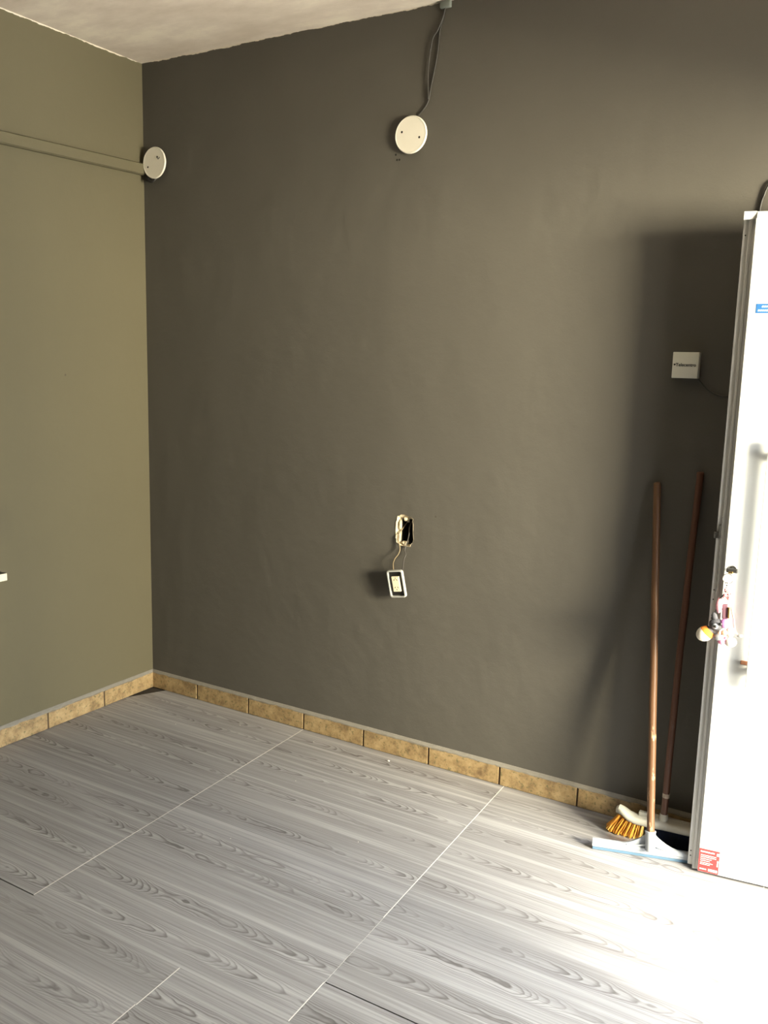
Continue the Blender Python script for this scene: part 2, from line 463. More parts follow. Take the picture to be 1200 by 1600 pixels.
# ------------------------------------------------------------------ cable duct on the left wall
bm = bmesh.new()
pts = [(-0.0, 2.437, 2.391), (-0.73, 2.417, 2.373), (-1.6, 2.393, 2.350), (-3.2, 2.35, 2.307)]
prof = lambda zt, zb: [(0, zt), (0.020, zt + 0.002), (0.030, zt - 0.003), (0.030, zb + 0.003), (0.020, zb - 0.002), (0, zb)]
rows = [[bm.verts.new((x, yy, z)) for x, z in prof(zt, zb)] for yy, zt, zb in pts]
for a, b in zip(rows[:-1], rows[1:]):
    for k in range(5): bm.faces.new((a[k], a[k + 1], b[k + 1], b[k]))
    bm.faces.new((a[5], a[0], b[0], b[5]))
bm.faces.new(rows[0]); bm.faces.new(rows[-1][::-1])
obj('cable_duct', bm, M_wall_daylit, label='grey painted cable duct running along the left wall to the round cover', cat='cable duct')

# ------------------------------------------------------------------ round cover plates
def cover(name, x, y, z, r, back, label, hooks):
    root = empty(name, (x, 0, z), label=label, cat='cover', group='round blank cover plates on the back wall')
    bm = bmesh.new()
    lathe(bm, [(0, y), (r - .003, y), (r, y - .003), (r, y - .007), (r - .0015, y - .0095), (r - .0035, y - .0105), (r - .0055, y - .0095), (0, y - .0095)], (0, 0, 0), (0, 1, 0), 48)
    obj('disc', bm, M_plastic, root, smooth=0.2)
    bm = bmesh.new(); lathe(bm, [(0, y), (r * back, y), (r * back, -0.0004), (0, -0.0004)], (0, 0, 0), (0, 1, 0), 32)
    obj('mounting_ring', bm, M_black, root)
    for hxx, hzz in hooks:
        bm = bmesh.new(); lathe(bm, [(0, y - .0098), (0.0042, y - .0098), (0.0042, y - .0085), (0, y - .0085)], (hxx, 0, hzz), (0, 1, 0), 12)
        obj('screw_hole', bm, M_void, root)
    return root
cv = cover('round_cover_plate', 0.0925, -0.020, 2.434, 0.0665, 0.72, 'round white blank cover plate in the corner beside the left wall', [(-0.037, -0.016), (0.020, 0.022)])
bm = bmesh.new(); tube(bm, smooth_path([(0.020, -.029, .022), (0.026, -.034, .014), (0.033, -.035, .012), (0.038, -.034, .019)], 4), 0.0016, 6)
obj('wire_hook', bm, M_black, cv, smooth=4)
cover('round_cover_plate', 1.3765, -0.008, 2.423, 0.0665, 0.8, 'round white blank cover plate under the cable from the ceiling', [(-0.037, 0.012), (0.037, -0.013)])
# black cable stub below the corner cover
bm = bmesh.new(); tube(bm, smooth_path([(0.02, -.004, 2.40), (0.03, -.02, 2.372), (0.05, -.025, 2.362), (0.070, -.018, 2.358), (0.082, -.010, 2.372), (0.085, -.006, 2.395)], 5), 0.0055, 8)
box(bm, 0.016, 0.05, -.022, -.002, 2.368, 2.405, bev=.004)
obj('cable_stub', bm, M_black, smooth=4, label='short black cable stub curling below the corner cover plate', cat='cable')
# nail holes
for nx_, nz_ in ((1.306, 2.362), (1.312, 2.343), (1.322, 2.343)):
    bm = bmesh.new(); lathe(bm, [(0, -.0006), (0.004, -.0006), (0.003, 0.0), (0, 0.0)], (0, 0, 0), (0, 1, 0), 8)
    o = obj('nail_hole', bm, M_void, wall_back); o.location = (nx_, 0, nz_)

# cable from the ceiling to the second cover
bm = bmesh.new()
A = [(1.497, 2.861), (1.492, 2.82), (1.478, 2.77), (1.470, 2.69), (1.461, 2.64), (1.448, 2.58), (1.441, 2.54), (1.430, 2.52), (1.408, 2.497), (1.385, 2.480)]
tube(bm, smooth_path([(x, -.004, z) for x, z in A], 5), 0.0032, 8)
B = [(1.500, 2.861), (1.492, 2.815), (1.470, 2.768), (1.452, 2.745), (1.441, 2.69), (1.436, 2.63), (1.438, 2.58), (1.441, 2.54)]
tube(bm, smooth_path([(x, -.0075, z) for x, z in B], 5), 0.0030, 8)
obj('ceiling_cable', bm, M_cable, smooth=4, label='twisted pair of thin grey cables hanging from the ceiling to a round cover', cat='cable')
bm = bmesh.new(); box(bm, 1.478, 1.522, -.016, -.001, 2.835, 2.8605, bev=.005)
obj('cable_clip', bm, plain('grey_green_putty', (0.16, 0.18, 0.165), 0.7), smooth=0.8, label='small grey clip holding the thin cables at the ceiling edge', cat='clip')

# ------------------------------------------------------------------ broken-out wall box and hanging socket
bm = bmesh.new()
rg = random.Random(9); nn = 28; o_l, i_l, d_l = [], [], []
bx0, bx1, bz0, bz1 = hx - 0.0215, hx + 0.035, hz - 0.055, hz + 0.046
for i, (x, z) in enumerate(hole):
    a = 2 * PI * i / nn; cx, sx = math.cos(a), math.sin(a)
    X = math.copysign(min(1, abs(cx) * 1.5), cx); Z = math.copysign(min(1, abs(sx) * 1.35), sx)
    ix = (bx0 + bx1) / 2 + X * (bx1 - bx0) / 2; iz = (bz0 + bz1) / 2 + Z * (bz1 - bz0) / 2
    o_l.append(bm.verts.new((x, -0.0015 + rg.uniform(-.001, .001), z)))
    t_ = 0.5; i_l.append(bm.verts.new((x * (1 - t_) + ix * t_ + rg.uniform(-.002, .002), 0.009 + rg.uniform(-.003, .003), z * (1 - t_) + iz * t_ + rg.uniform(-.002, .002))))
    d_l.append(bm.verts.new((ix, 0.016, iz)))
for ra, rb in ((o_l, i_l), (i_l, d_l)):
    for i in range(nn): bm.faces.new((ra[i], ra[(i + 1) % nn], rb[(i + 1) % nn], rb[i]))
# lips of mortar at the top and bottom of the opening
for c, r, s in (((hx - .002, .010, hz + .046), .009, (1, .8, 1.0)), ((hx - .006, .010, hz - .052), .012, (1.2, .8, .7)), ((hx - .024, .006, hz + .02), .008, (.8, .7, 2.6)), ((hx - .026, .006, hz - .03), .008, (.8, .7, 2.2))):
    ball(bm, c, r, *s, sub=2, bump=.18, rng=rg)
obj('plaster_rim', bm, M_plaster, wall_back, label='chipped cream plaster rim around the hole')
root = empty('wall_box', (hx, 0.016, hz), label='dark open electrical box inside the chipped hole in the wall', cat='electrical box')
bm = bmesh.new(); x0, x1, z0, z1 = bx0 - hx - .001, bx1 - hx + .001, bz0 - hz - .001, bz1 - hz + .001
T = .0015; dpt = .055
box(bm, x0, x0 + T, 0, dpt, z0, z1); box(bm, x1 - T, x1, 0, dpt, z0, z1); box(bm, x0, x1, 0, dpt, z0, z0 + T); box(bm, x0, x1, 0, dpt, z1 - T, z1); box(bm, x0, x1, dpt - T, dpt, z0, z1)
obj('box_shell', bm, M_void, root)
for zz in (z0 + .008, z1 - .008):
    bm = bmesh.new(); box(bm, 0.002, 0.012, 0.0, 0.002, zz - .007, zz + .007, bev=.001); obj('mounting_lug', bm, M_steel, root)
# socket
sx_, sy_, sz_ = 1.383, -0.032, 0.734
root = empty('wall_socket', (sx_, sy_, sz_), label='double power socket in a white plate dangling from its wires below the hole', cat='socket')
root.rotation_euler = (math.radians(5), math.radians(-9.5), math.radians(3))
PWD, PHT = 0.0355, 0.056
def rrect(w, h, r, n=5):
    out = []
    for cx, cz, a0 in ((w - r, h - r, 0), (-w + r, h - r, 90), (-w + r, -h + r, 180), (w - r, -h + r, 270)):
        for k in range(n + 1):
            a = math.radians(a0 + 90 * k / n); out.append((cx + r * math.cos(a), cz + r * math.sin(a)))
    return out
bm = bmesh.new()
loops = [[bm.verts.new((x, yy, z)) for x, z in rrect(w, h, r)] for w, h, r, yy in
         ((PWD, PHT, .010, 0.0), (PWD, PHT, .010, -.009), (PWD - .002, PHT - .002, .009, -.012), (PWD - .0055, PHT - .0055, .007, -.012), (PWD - .006, PHT - .006, .006, -.002), (PWD - .010, PHT - .010, .004, 0.0))]
for a, b in zip(loops[:-1], loops[1:]):
    for k in range(len(a)): bm.faces.new((a[k], a[(k + 1) % len(a)], b[(k + 1) % len(a)], b[k]))
M_plate = plain('white_plate', (0.44, 0.45, 0.43), 0.35, var=.05)
obj('cover_plate', bm, M_plate, root, smooth=0.6)
bm = bmesh.new(); box(bm, -PWD + .007, PWD - .007, -.004, .002, -PHT + .007, PHT - .007, bev=.002)
box(bm, -.024, .024, .002, .024, -.046, .046, bev=.003)
obj('black_bracket', bm, M_black, root)
bm = bmesh.new(); box(bm, -.0165, .0165, -.0115, -.003, -.031, .031, bev=.0015)
mod = obj('socket_module', bm, plain('cream_socket', (0.86, 0.76, 0.56), 0.35, var=.03), root)
for zc in (.0155, -.0155):
    for dx_, dz_, ang, L in ((-.006, .002, .6, .007), (.006, .002, -.6, .007), (0, -.007 if zc < 0 else .009, 0, .0055)):
        bm = bmesh.new(); box(bm, -.0011, .0011, -.0118, -.0113, -L / 2, L / 2)
        o = obj('pin_slot', bm, M_void, mod); o.location = (dx_, 0, zc + dz_); o.rotation_euler = (0, ang, 0)
# wires
def wire(pts, r, m, label):
    bm = bmesh.new(); tube(bm, smooth_path(pts, 5), r, 8)
    return obj('wire', bm, m, smooth=4, label=label, cat='wire', group='wires from the broken-out box to the hanging socket')
wire([(1.380, .05, .975), (1.374, .02, .95), (1.366, -.004, .925), (1.3635, -.008, .905), (1.378, -.012, .878), (1.380, -.020, .855), (1.368, -.030, .832), (1.360, -.030, .810), (1.360, -.024, .780)], .0023, M_wire, 'pale stripped wire from the box, left of the pair, down to the socket')
wire([(1.400, .05, .985), (1.402, .02, .955), (1.408, .006, .93), (1.404, .002, .90), (1.400, -.010, .868), (1.408, -.015, .850), (1.405, -.024, .83), (1.400, -.024, .78)], .0024, plain('grey_wire', (.05, .045, .04), .5), 'dark wire from the box, right of the pair, down to the socket')

# ------------------------------------------------------------------ telecom box and its lead, cable above the door
root = empty('telecom_box', (2.425, 0, 1.6115), label='small square white wall box lettered Telecentro', cat='wall box')
bm = bmesh.new(); box(bm, -.041, .041, -.030, -.0003, -.0415, .0415, bev=.002)
obj('housing', bm, plain('telecom_white', (0.74, 0.74, 0.67), 0.45, var=.02), root, smooth=.8)
def text(s, size, name, parent, mtl, loc, rot, bold=0.0, shear=0.0):
    cu = bpy.data.curves.new(name, 'FONT'); cu.body = s; cu.size = size; cu.align_x = 'CENTER'; cu.align_y = 'CENTER'
    cu.offset = bold; cu.extrude = 0.0001; cu.shear = shear
    to = bpy.data.objects.new('tmp', cu); C.objects.link(to)
    dg = bpy.context.evaluated_depsgraph_get()
    me = bpy.data.meshes.new_from_object(to.evaluated_get(dg)); bpy.data.objects.remove(to)
    me.materials.clear(); me.materials.append(mtl)
    o = bpy.data.objects.new(name, me); C.objects.link(o); o.parent = parent; o.location = loc; o.rotation_euler = rot
    return o
text('Telecentro', 0.0142, 'lettering', root, M_ink, (0.002, -.0303, .0005), (PI / 2, 0, 0), 0.00035)
bm = bmesh.new(); lathe(bm, [(0, -.0302), (.0028, -.0302), (.0028, -.0306), (0, -.0306)], (-.0335, 0, .0015), (0, 1, 0), 16)
obj('logo_dot', bm, M_ink, root)
bm = bmesh.new(); tube(bm, smooth_path([(2.458, -.006, 1.575), (2.475, -.005, 1.555), (2.50, -.004, 1.532), (2.53, -.004, 1.518), (2.56, -.004, 1.516), (2.62, -.004, 1.53), (2.75, -.004, 1.60)], 5), .0022, 8)
obj('thin_lead', bm, M_cable, smooth=4, label='thin dark lead drooping from the telecom box toward the door', cat='cable')
bm = bmesh.new(); tube(bm, smooth_path([(2.80, -.006, 2.20), (2.70, -.006, 2.185), (2.635, -.007, 2.165), (2.620, -.007, 2.148), (2.612, -.006, 2.125), (2.606, -.005, 2.105), (2.603, -.005, 2.06), (2.61, -.005, 1.95)], 6), .0038, 8)
obj('black_cable', bm, M_black, smooth=4, label='black cable dropping along the wall behind the top of the door', cat='cable')

# ------------------------------------------------------------------ door leaf (local x along the leaf, -y faces the room)
DA = 0.1248
door = empty('door_1', (2.6205, -0.2182, 0), DA, kind='structure', label='white metal door leaf standing open in front of the back wall', cat='door')
DW, DH = 0.86, 2.048
bm = bmesh.new(); box(bm, -.023, DW, .026, .038, .012, DH, bev=.001, seg=1)
obj('back_flange', bm, M_alu, door)
bm = bmesh.new()
box(bm, -.008, .001, .0165, .026, .004, DH, bev=.0015)
box(bm, .001, .0125, .019, .026, .004, DH - .002, bev=.001)
obj('stile', bm, M_alu, door)
bm = bmesh.new(); box(bm, DW - .03, DW, .004, .026, .004, DH, bev=.0015); obj('stile', bm, M_alu, door)
bm = bmesh.new()
vs = [(.0125, .002, DH - .020), (.0125, .010, DH - .001), (.0125, .026, DH), (.0125, .026, DH - .020)]
r0 = [bm.verts.new(v) for v in vs]; r1 = [bm.verts.new((DW - .03, v[1], v[2])) for v in vs]
for k in range(4): bm.faces.new((r0[k], r0[(k + 1) % 4], r1[(k + 1) % 4], r1[k]))
bm.faces.new(r0); bm.faces.new(r1[::-1])
obj('top_rail', bm, M_alu, door)
bm = bmesh.new(); box(bm, -.0235, .0115, .010, .030, DH - .022, DH + .0005, bev=.001)
obj('corner_block', bm, M_alu, door)
bm = bmesh.new(); box(bm, .010, DW - .03, 0.0, .026, .010, DH - .020, bev=.0015)
obj('panel', bm, M_white, door)
for z in (1.984, .060, .043, .90, .93, .84):
    bm = bmesh.new(); lathe(bm, [(0, .0235 if z > 2.02 else .0255), (.0022, .0235 if z > 2.02 else .0255), (.0022, .0262), (0, .0262)], (-.0155, 0, z), (0, 1, 0), 8)
    obj('screw', bm, M_void, door)
# latch and slot on the edge
bm = bmesh.new(); box(bm, -.030, -.012, .020, .030, 1.092, 1.112, bev=.002); box(bm, -.017, -.010, .018, .030, 1.100, 1.135, bev=.001)
obj('latch', bm, plain('dark_latch', (.10, .095, .085), .5, .5), door)
bm = bmesh.new(); box(bm, -.0095, -.0075, .0070, .012, .93, 1.16); obj('lock_slot', bm, M_void, door)
# pull handle
bm = bmesh.new()
hxx = .1165; off = -.032
box(bm, hxx - .0175, hxx + .0175, off - .006, off + .006, .655, 1.40, bev=.0015)
handle = obj('pull_handle', bm, M_white, door, smooth=.8)
for z in (.700, 1.352):
    bm = bmesh.new(); tube(bm, [(hxx, off, z), (hxx, -.001, z)], .0125, 14); obj('handle_bracket', bm, M_white, handle, smooth=.8)
bm = bmesh.new(); box(bm, .079, .125, -.010, -.0015, .716, .728, bev=.002)
obj('rusty_plate', bm, plain('rusty_brown', (.36, .15, .07), .6, var=.3, vscale=200), door, label='small rusty brown plate behind the handle')
# lock cylinder
bm = bmesh.new(); lathe(bm, [(0, -.004), (.011, -.004), (.012, -.002), (.012, 0)], (.033, 0, 1.006), (0, 1, 0), 20)
obj('keyhole', bm, M_steel, door, smooth=.6)
# red label
M_red = plain('red_label', (0.52, 0.045, 0.045), .5, var=.04); M_print = plain('label_print', (.88, .86, .80), .5)
bm = bmesh.new(); box(bm, .0115, .0725, -.0010, -.0001, .012, .090)
lab = obj('red_label', bm, M_red, door, label='red label with rows of white print at the bottom corner')
rg = random.Random(3)
def dashes(parent, x0, x1, z, h, mtl, y=-.0012, fill=.8):
    bm = bmesh.new(); x = x0
    while x < x1 - .001:
        L = rg.uniform(.0020, .0050); e = min(x + L, x1)
        box(bm, x, e, y, y + .0003, z - h / 2, z + h / 2 + rg.uniform(-.1, .1) * h); x = e + .0007
    return obj('print_line', bm, mtl, parent)
dashes(lab, .0155, .058, .0805, .0042, M_print)
for z, xe in ((.0690, .063), (.0630, .063), (.0565, .050), (.0500, .045), (.0430, .055), (.0375, .046)): dashes(lab, .0165, xe, z, .0022, M_print)
for x0, x1, z0, z1 in ((.016, .036, .0195, .0230), (.042, .0690, .0170, .0250), (.0665, .0700, .038, .058), (.0640, .0720, .074, .083)):
    bm = bmesh.new(); box(bm, x0, x1, -.0012, -.0009, z0, z1); obj('print_block', bm, M_print, lab)
# blue sticker
bm = bmesh.new(); box(bm, .0315, .150, -.0009, -.0001, 1.7625, 1.7895)
bs = obj('blue_sticker', bm, plain('blue_sticker', (0.02, 0.10, 0.27), .4, var=.03), door, label='blue sticker with two lines of white print')
for z in (1.7815, 1.7705): 
    bm = bmesh.new(); x = .047 - (1.7815 - z) * .9
    while x < .145:
        L = rg.uniform(.0035, .0055)
        vsb = box(bm, x, x + L, -.0012, -.0009, z - .0024, z + .0024)
        for v in vsb: v.co.x += (v.co.z - z) * .35
        x += L + .0012
    obj('print_line', bm, plain('pale_print', (.42, .52, .62), .5), bs)

# ------------------------------------------------------------------ keys and plush charms hanging from the lock
kc = empty('keychain', (2.6205, -0.2182, 0), DA, label='bunch of keys and plush charms hanging from the lock of the white door', cat='keychain')
Y = -.030
bm = bmesh.new(); box(bm, -.016, .016, -.0065, .0065, -.006, .006, bev=.003)
box(bm, -.002, .002, .004, .026, -.004, .004)
key = obj('key', bm, M_black, kc, label='black-headed brass key'); key.location = (.033, -.031, 1.008)
bm = bmesh.new(); box(bm, -.010, .003, -.007, -.0035, -.0085, -.0015, bev=.001); obj('key_collar', bm, M_brass, key)
bm = bmesh.new(); torus(bm, (.024, Y - .004, .983), .0150, .0011, (.2, 1, .1)); obj('split_ring', bm, M_steel, kc, smooth=4)
bm = bmesh.new()
zc = .966
for i in range(7):
    torus(bm, (.022 + .001 * math.sin(i), Y - .004, zc), .0050, .0011, (1, .2, 0) if i % 2 else (0, 1, .2), 12, 6); zc -= .0072
obj('chain', bm, M_steel, kc, smooth=4)
M_pink = plain('pink_plush', (.66, .30, .36), .9, var=.25, vscale=300, bump=1); M_rose = plain('rose_beads', (.50, .13, .14), .4, var=.4, vscale=200)
M_purple = plain('mauve_plush', (.48, .20, .46), .85, var=.15, vscale=200, bump=.6); M_dkp = plain('dark_mauve_leather', (.16, .075, .10), .5)
M_gplush = plain('dark_grey_plush', (.075, .075, .085), .95, var=.25, vscale=300, bump=1); M_lgp = plain('light_grey_plush', (.22, .23, .25), .95, var=.2, vscale=300, bump=1)
M_or = plain('orange_plush', (.80, .24, .03), .9, var=.1, vscale=300, bump=.6); M_wp = plain('white_plush', (.72, .69, .60), .9, var=.06, vscale=300, bump=.6)
rg = random.Random(12)
bm = bmesh.new()
for i in range(15):
    a = i * 2.4; rr = .003 + .0085 * (i / 15) ** .5
    ball(bm, (.026 + rr * math.cos(a), Y - .004 + rg.uniform(-.004, .004), .934 + rr * 1.5 * math.sin(a)), .0038, sub=2, mi=i % 2)
obj('bead_cluster', bm, [M_rose, M_print], kc, smooth=4)
bm = bmesh.new(); ball(bm, (.006, Y, .897), .0125, .85, .7, 1.9, bump=.06, rng=rg); ball(bm, (.012, Y, .913), .006, 1, 1, 1, sub=2)
obj('pink_pompom', bm, M_pink, kc, smooth=4)
bm = bmesh.new(); tube(bm, smooth_path([(.020, Y, .945), (.014, Y - .002, .93), (.006, Y - .002, .918), (-.001, Y, .895), (-.004, Y, .86)], 4), .0016, 6); obj('cord', bm, M_black, kc, smooth=4)
bm = bmesh.new(); box(bm, -.0085, .0085, -.005, .005, -.023, .023, bev=.003, mat=Matrix.Rotation(-.06, 4, 'Y'))
o = obj('leather_tag', bm, M_dkp, kc); o.location = (.024, Y, .880)
bm = bmesh.new(); box(bm, -.0028, .0028, -.003, .003, -.017, .017, bev=.001, mat=Matrix.Rotation(-.04, 4, 'Y'))
o = obj('brass_key', bm, M_brass, kc); o.location = (.0345, Y - .006, .879)
# generic plush creature: round head, ears, body, an orange and white boot
pl_ = obj
bm = bmesh.new()
ball(bm, (.002, Y - .004, .838), .020, 1.05, .8, .95, bump=.03, rng=rg); ball(bm, (-.004, Y - .004, .860), .010, .9, .7, 1.6, rot=Matrix.Rotation(-.35, 3, 'Y').to_euler(), sub=2)
plush = obj('plush_body', bm, M_gplush, kc, smooth=4)
bm = bmesh.new(); ball(bm, (.0125, Y - .008, .802), .0135, 1.1, .8, .95, bump=.03, rng=rg); ball(bm, (.000, Y - .020, .836), .0095, 1, .5, 1, sub=2)
obj('plush_belly', bm, M_lgp, plush, smooth=4)
bm = bmesh.new(); ball(bm, (.001, Y - .0265, .837), .0045, 1, .5, 1, sub=2); ball(bm, (.0145, Y - .022, .845), .0055, 1, .5, 1, sub=2)
obj('plush_eye', bm, M_black, plush, smooth=4)
bm = bmesh.new(); ball(bm, (.0265, Y - .008, .845), .0150, 1, .8, .95, bump=.02, rng=rg); obj('mauve_ball', bm, M_purple, kc, smooth=4)
e = Matrix.Rotation(math.radians(-38), 3, 'Y').to_euler()
bm = bmesh.new(); ball(bm, (-.0275, Y - .002, .8045), .0265, 1.02, .75, .86, rot=e, sub=5)
for f in bm.faces:
    c = f.calc_center_median(); s = (c.x + .0275) * .72 + (c.z - .8045) * .75
    f.material_index = 1 if s > .0035 else 0
    if s > .021: f.material_index = 2
obj('boot', bm, [M_wp, M_or, M_gplush], kc, smooth=4, label='white and orange plush foot')
bm = bmesh.new(); ball(bm, (.0275, Y - .014, .8185), .0085, 1.1, .8, 1, sub=2); ball(bm, (.014, Y - .022, .817), .0045, 1, .8, 1, sub=2); obj('peach_snout', bm, plain('peach', (.72, .42, .28), .9), kc, smooth=4)
bm = bmesh.new(); ball(bm, (.0225, Y - .008, .790), .0110, 1.1, .8, 1, bump=.12, rng=rg); ball(bm, (.033, Y - .008, .797), .007, 1, .8, 1, sub=2); obj('pink_bow', bm, plain('hot_pink', (.62, .22, .36), .8, var=.2, vscale=200), kc, smooth=4)
bm = bmesh.new(); ball(bm, (.047, Y - .006, .790), .0175, 1, .8, .9, bump=.02, rng=rg); ball(bm, (.044, Y - .006, .82), .013, 1, .7, 1.3, sub=2); obj('white_charm', bm, M_wp, kc, smooth=4)
bm = bmesh.new(); ball(bm, (.0715, Y, .8115), .0085, 1.1, .7, .7, bump=.1, rng=rg, sub=2); obj('grey_tassel', bm, M_lgp, kc, smooth=4)
bm = bmesh.new(); tube(bm, smooth_path([(.040, Y, .895), (.050, Y, .86), (.054, Y, .835), (.060, Y, .818), (.070, Y, .812)], 4), .003, 6); obj('pink_strap', bm, plain('strap_pink', (.72, .34, .33), .7), kc, smooth=4)

# ------------------------------------------------------------------ squeegee
def stick_mat(name, c1, c2, worn):
    t = NT(name); co = t.coord('Object')
    a = t.noise(t.mapping(co, (60, 60, 4)), 1, 4, .6); b = t.noise(t.mapping(co, (50, 50, 18)), 1, 4, .7)
    c = t.mix(a, c1, c2)
    z = t.n('ShaderNodeSeparateXYZ', {0: co}).outputs[2]
    low = t.math('MULTIPLY', t.math('LESS_THAN', z, 0.36), t.ramp(b, [(.56, (0, 0, 0)), (.62, (1, 1, 1))]))
    c = t.mix(t.math('MULTIPLY', low, .8), c, worn)
    t.set('Base Color', c); t.set('Roughness', .45); t.bump(b, .2, .001); return t.m
sq_o = Vector((2.474, -.204, 0)); sqa = math.radians(16.4)
sq = empty('floor_squeegee', sq_o, sqa, label='wooden-handled floor squeegee with pale blue blade leaning in front of the broom', cat='squeegee')
M_sq = plain('grey_white_plastic', (.36, .39, .43), .4, var=.03); M_rub = plain('pale_blue_rubber', (.11, .20, .30), .5, var=.05)
bm = bmesh.new(); box(bm, -.184, .178, -.006, .000, .001, .020, bev=.001, seg=1); obj('rubber_blade', bm, M_rub, sq)
bm = bmesh.new()
prof2 = [(-.009, .013), (-.010, .017), (-.009, .021), (-.011, .024), (-.010, .033), (-.005, .037), (.006, .037), (.009, .033), (.009, .013)]
r0 = [bm.verts.new((-.185, y_, z_)) for y_, z_ in prof2]; r1 = [bm.verts.new((.179, y_, z_)) for y_, z_ in prof2]
n_ = len(prof2)
for k in range(n_): bm.faces.new((r0[k], r0[(k + 1) % n_], r1[(k + 1) % n_], r1[k]))
bm.faces.new(r0); bm.faces.new(r1[::-1])
obj('blade_holder', bm, M_sq, sq)
bm = bmesh.new(); fr, bk = [], []
N = 24
for i in range(N + 1):
    s = -1 + 2 * i / N; X = s * .105; k = 1 - abs(s); zt = .036 + .058 * k ** 1.9 if abs(s) > .12 else .094
    fr.append((bm.verts.new((X, -.004, .034)), bm.verts.new((X, -.004, zt)))); bk.append((bm.verts.new((X, .003, .034)), bm.verts.new((X, .003, zt))))
for i in range(N):
    bm.faces.new((fr[i][0], fr[i + 1][0], fr[i + 1][1], fr[i][1])); bm.faces.new((bk[i][0], bk[i][1], bk[i + 1][1], bk[i + 1][0])); bm.faces.new((fr[i][1], fr[i + 1][1], bk[i + 1][1], bk[i][1]))
# V rib in front of the fin
for s in (-1, 1):
    tube(bm, smooth_path([(s * .075, -.007, .036), (s * .035, -.010, .041), (s * .012, -.014, .052)], 4), .003, 6)
obj('fin', bm, M_sq, sq)
def handle_line(root_o, rz, p0, p1):
    R = Matrix.Rotation(-rz, 3, 'Z'); return R @ (Vector(p0) - Vector(root_o)), R @ (Vector(p1) - Vector(root_o))
a0, a1 = handle_line(sq_o, sqa, (2.474, -.212, .094), (2.361, -.0145, 1.221))
dd = (a1 - a0).normalized()
bm = bmesh.new(); tube(bm, [a0 - dd * .062, a0 - dd * .005, a0 + dd * .002, a0 + dd * .0025], .0, 20, radii=[.0155, .0165, .0185, .0165]); obj('handle_socket', bm, M_sq, sq, smooth=.7)
def stick(name, parent, a0, a1, r, mtl, seed, bend=0.0):
    L = (a1 - a0).length; rg = random.Random(seed); bm = bmesh.new()
    pts = [(bend * math.sin(PI * i / 16) + rg.uniform(-.0006, .0006), rg.uniform(-.0006, .0006), L * i / 16) for i in range(17)]
    pts.append((pts[-1][0], pts[-1][1], L + .004))
    tube(bm, pts, r, 16, radii=[r * rg.uniform(.97, 1.03) for _ in range(17)] + [r * .6])
    o = obj(name, bm, mtl, parent, smooth=.8); o.location = a0; o.rotation_euler = (a1 - a0).to_track_quat('Z', 'Y').to_euler(); return o
stick('handle', sq, a0 - dd * .01, a1, .0125, stick_mat('honey_brown_stick', (.105, .052, .024), (.18, .090, .042), (.55, .36, .22)), 1)

# ------------------------------------------------------------------ broom
br_o = Vector((2.49, -.105, 0)); bra = math.radians(2)
br = empty('push_broom', br_o, bra, label='broom with orange and navy bristles standing behind the squeegee', cat='broom')
M_bh = plain('cream_grey_plastic', (.50, .49, .43), .35, var=.03)
bm = bmesh.new()
# head block: a thick tapering bar whose left end curls up into a rounded lobe
cs = [(-.161, .086, .004, .004), (-.159, .088, .012, .010), (-.150, .091, .019, .0135), (-.135, .087, .023, .012), (-.115, .075, .026, .013), (-.090, .070, .027, .013),
      (-.05, .072, .027, .015), (0, .078, .028, .017), (.08, .080, .027, .016), (.135, .078, .024, .012), (.150, .078, .012, .006)]
rings = []
for x, z, hy, hz_ in cs:
    rings.append([bm.verts.new((x, hy * math.copysign(abs(math.cos(2 * PI * k / 20)) ** .7, math.cos(2 * PI * k / 20)), z + hz_ * math.copysign(abs(math.sin(2 * PI * k / 20)) ** .7, math.sin(2 * PI * k / 20)))) for k in range(20)])
for a, b in zip(rings[:-1], rings[1:]):
    for k in range(20): bm.faces.new((a[k], a[(k + 1) % 20], b[(k + 1) % 20], b[k]))
bm.faces.new(rings[0]); bm.faces.new(rings[-1][::-1])
box(bm, -.085, .14, .004, .022, .078, .097, bev=.003)
obj('head_block', bm, M_bh, br, smooth=.9)
b0, b1 = handle_line(br_o, bra, (2.4895, -.105, .10), (2.497, -.0135, 1.268)); dd = (b1 - b0).normalized()
bm = bmesh.new(); tube(bm, [b0 - dd * .02, b0 + dd * .012, b0 + dd * .014], 0, 20, radii=[.016, .0142, .0125]); obj('handle_socket', bm, M_bh, br, smooth=.7)
hd = stick('handle', br, b0, b1, .0115, stick_mat('dark_brown_stick', (.085, .035, .020), (.14, .062, .038), (.12, .07, .05)), 2, bend=.004)
bm = bmesh.new(); tube(bm, [(0, 0, .072), (0, 0, .086)], .0123, 16); obj('tape_band', bm, plain('worn_tape', (.40, .33, .27), .6), hd)
M_ob = plain('orange_bristle', (.84, .40, .06), .6, var=.25, vscale=150); M_oy = plain('orange_bristle_pale', (.90, .56, .16), .6, var=.2, vscale=150)
M_nb = plain('navy_bristle', (.018, .026, .055), .6, var=.3, vscale=120); M_bb = plain('brown_bristle', (.13, .075, .05), .6, var=.3)
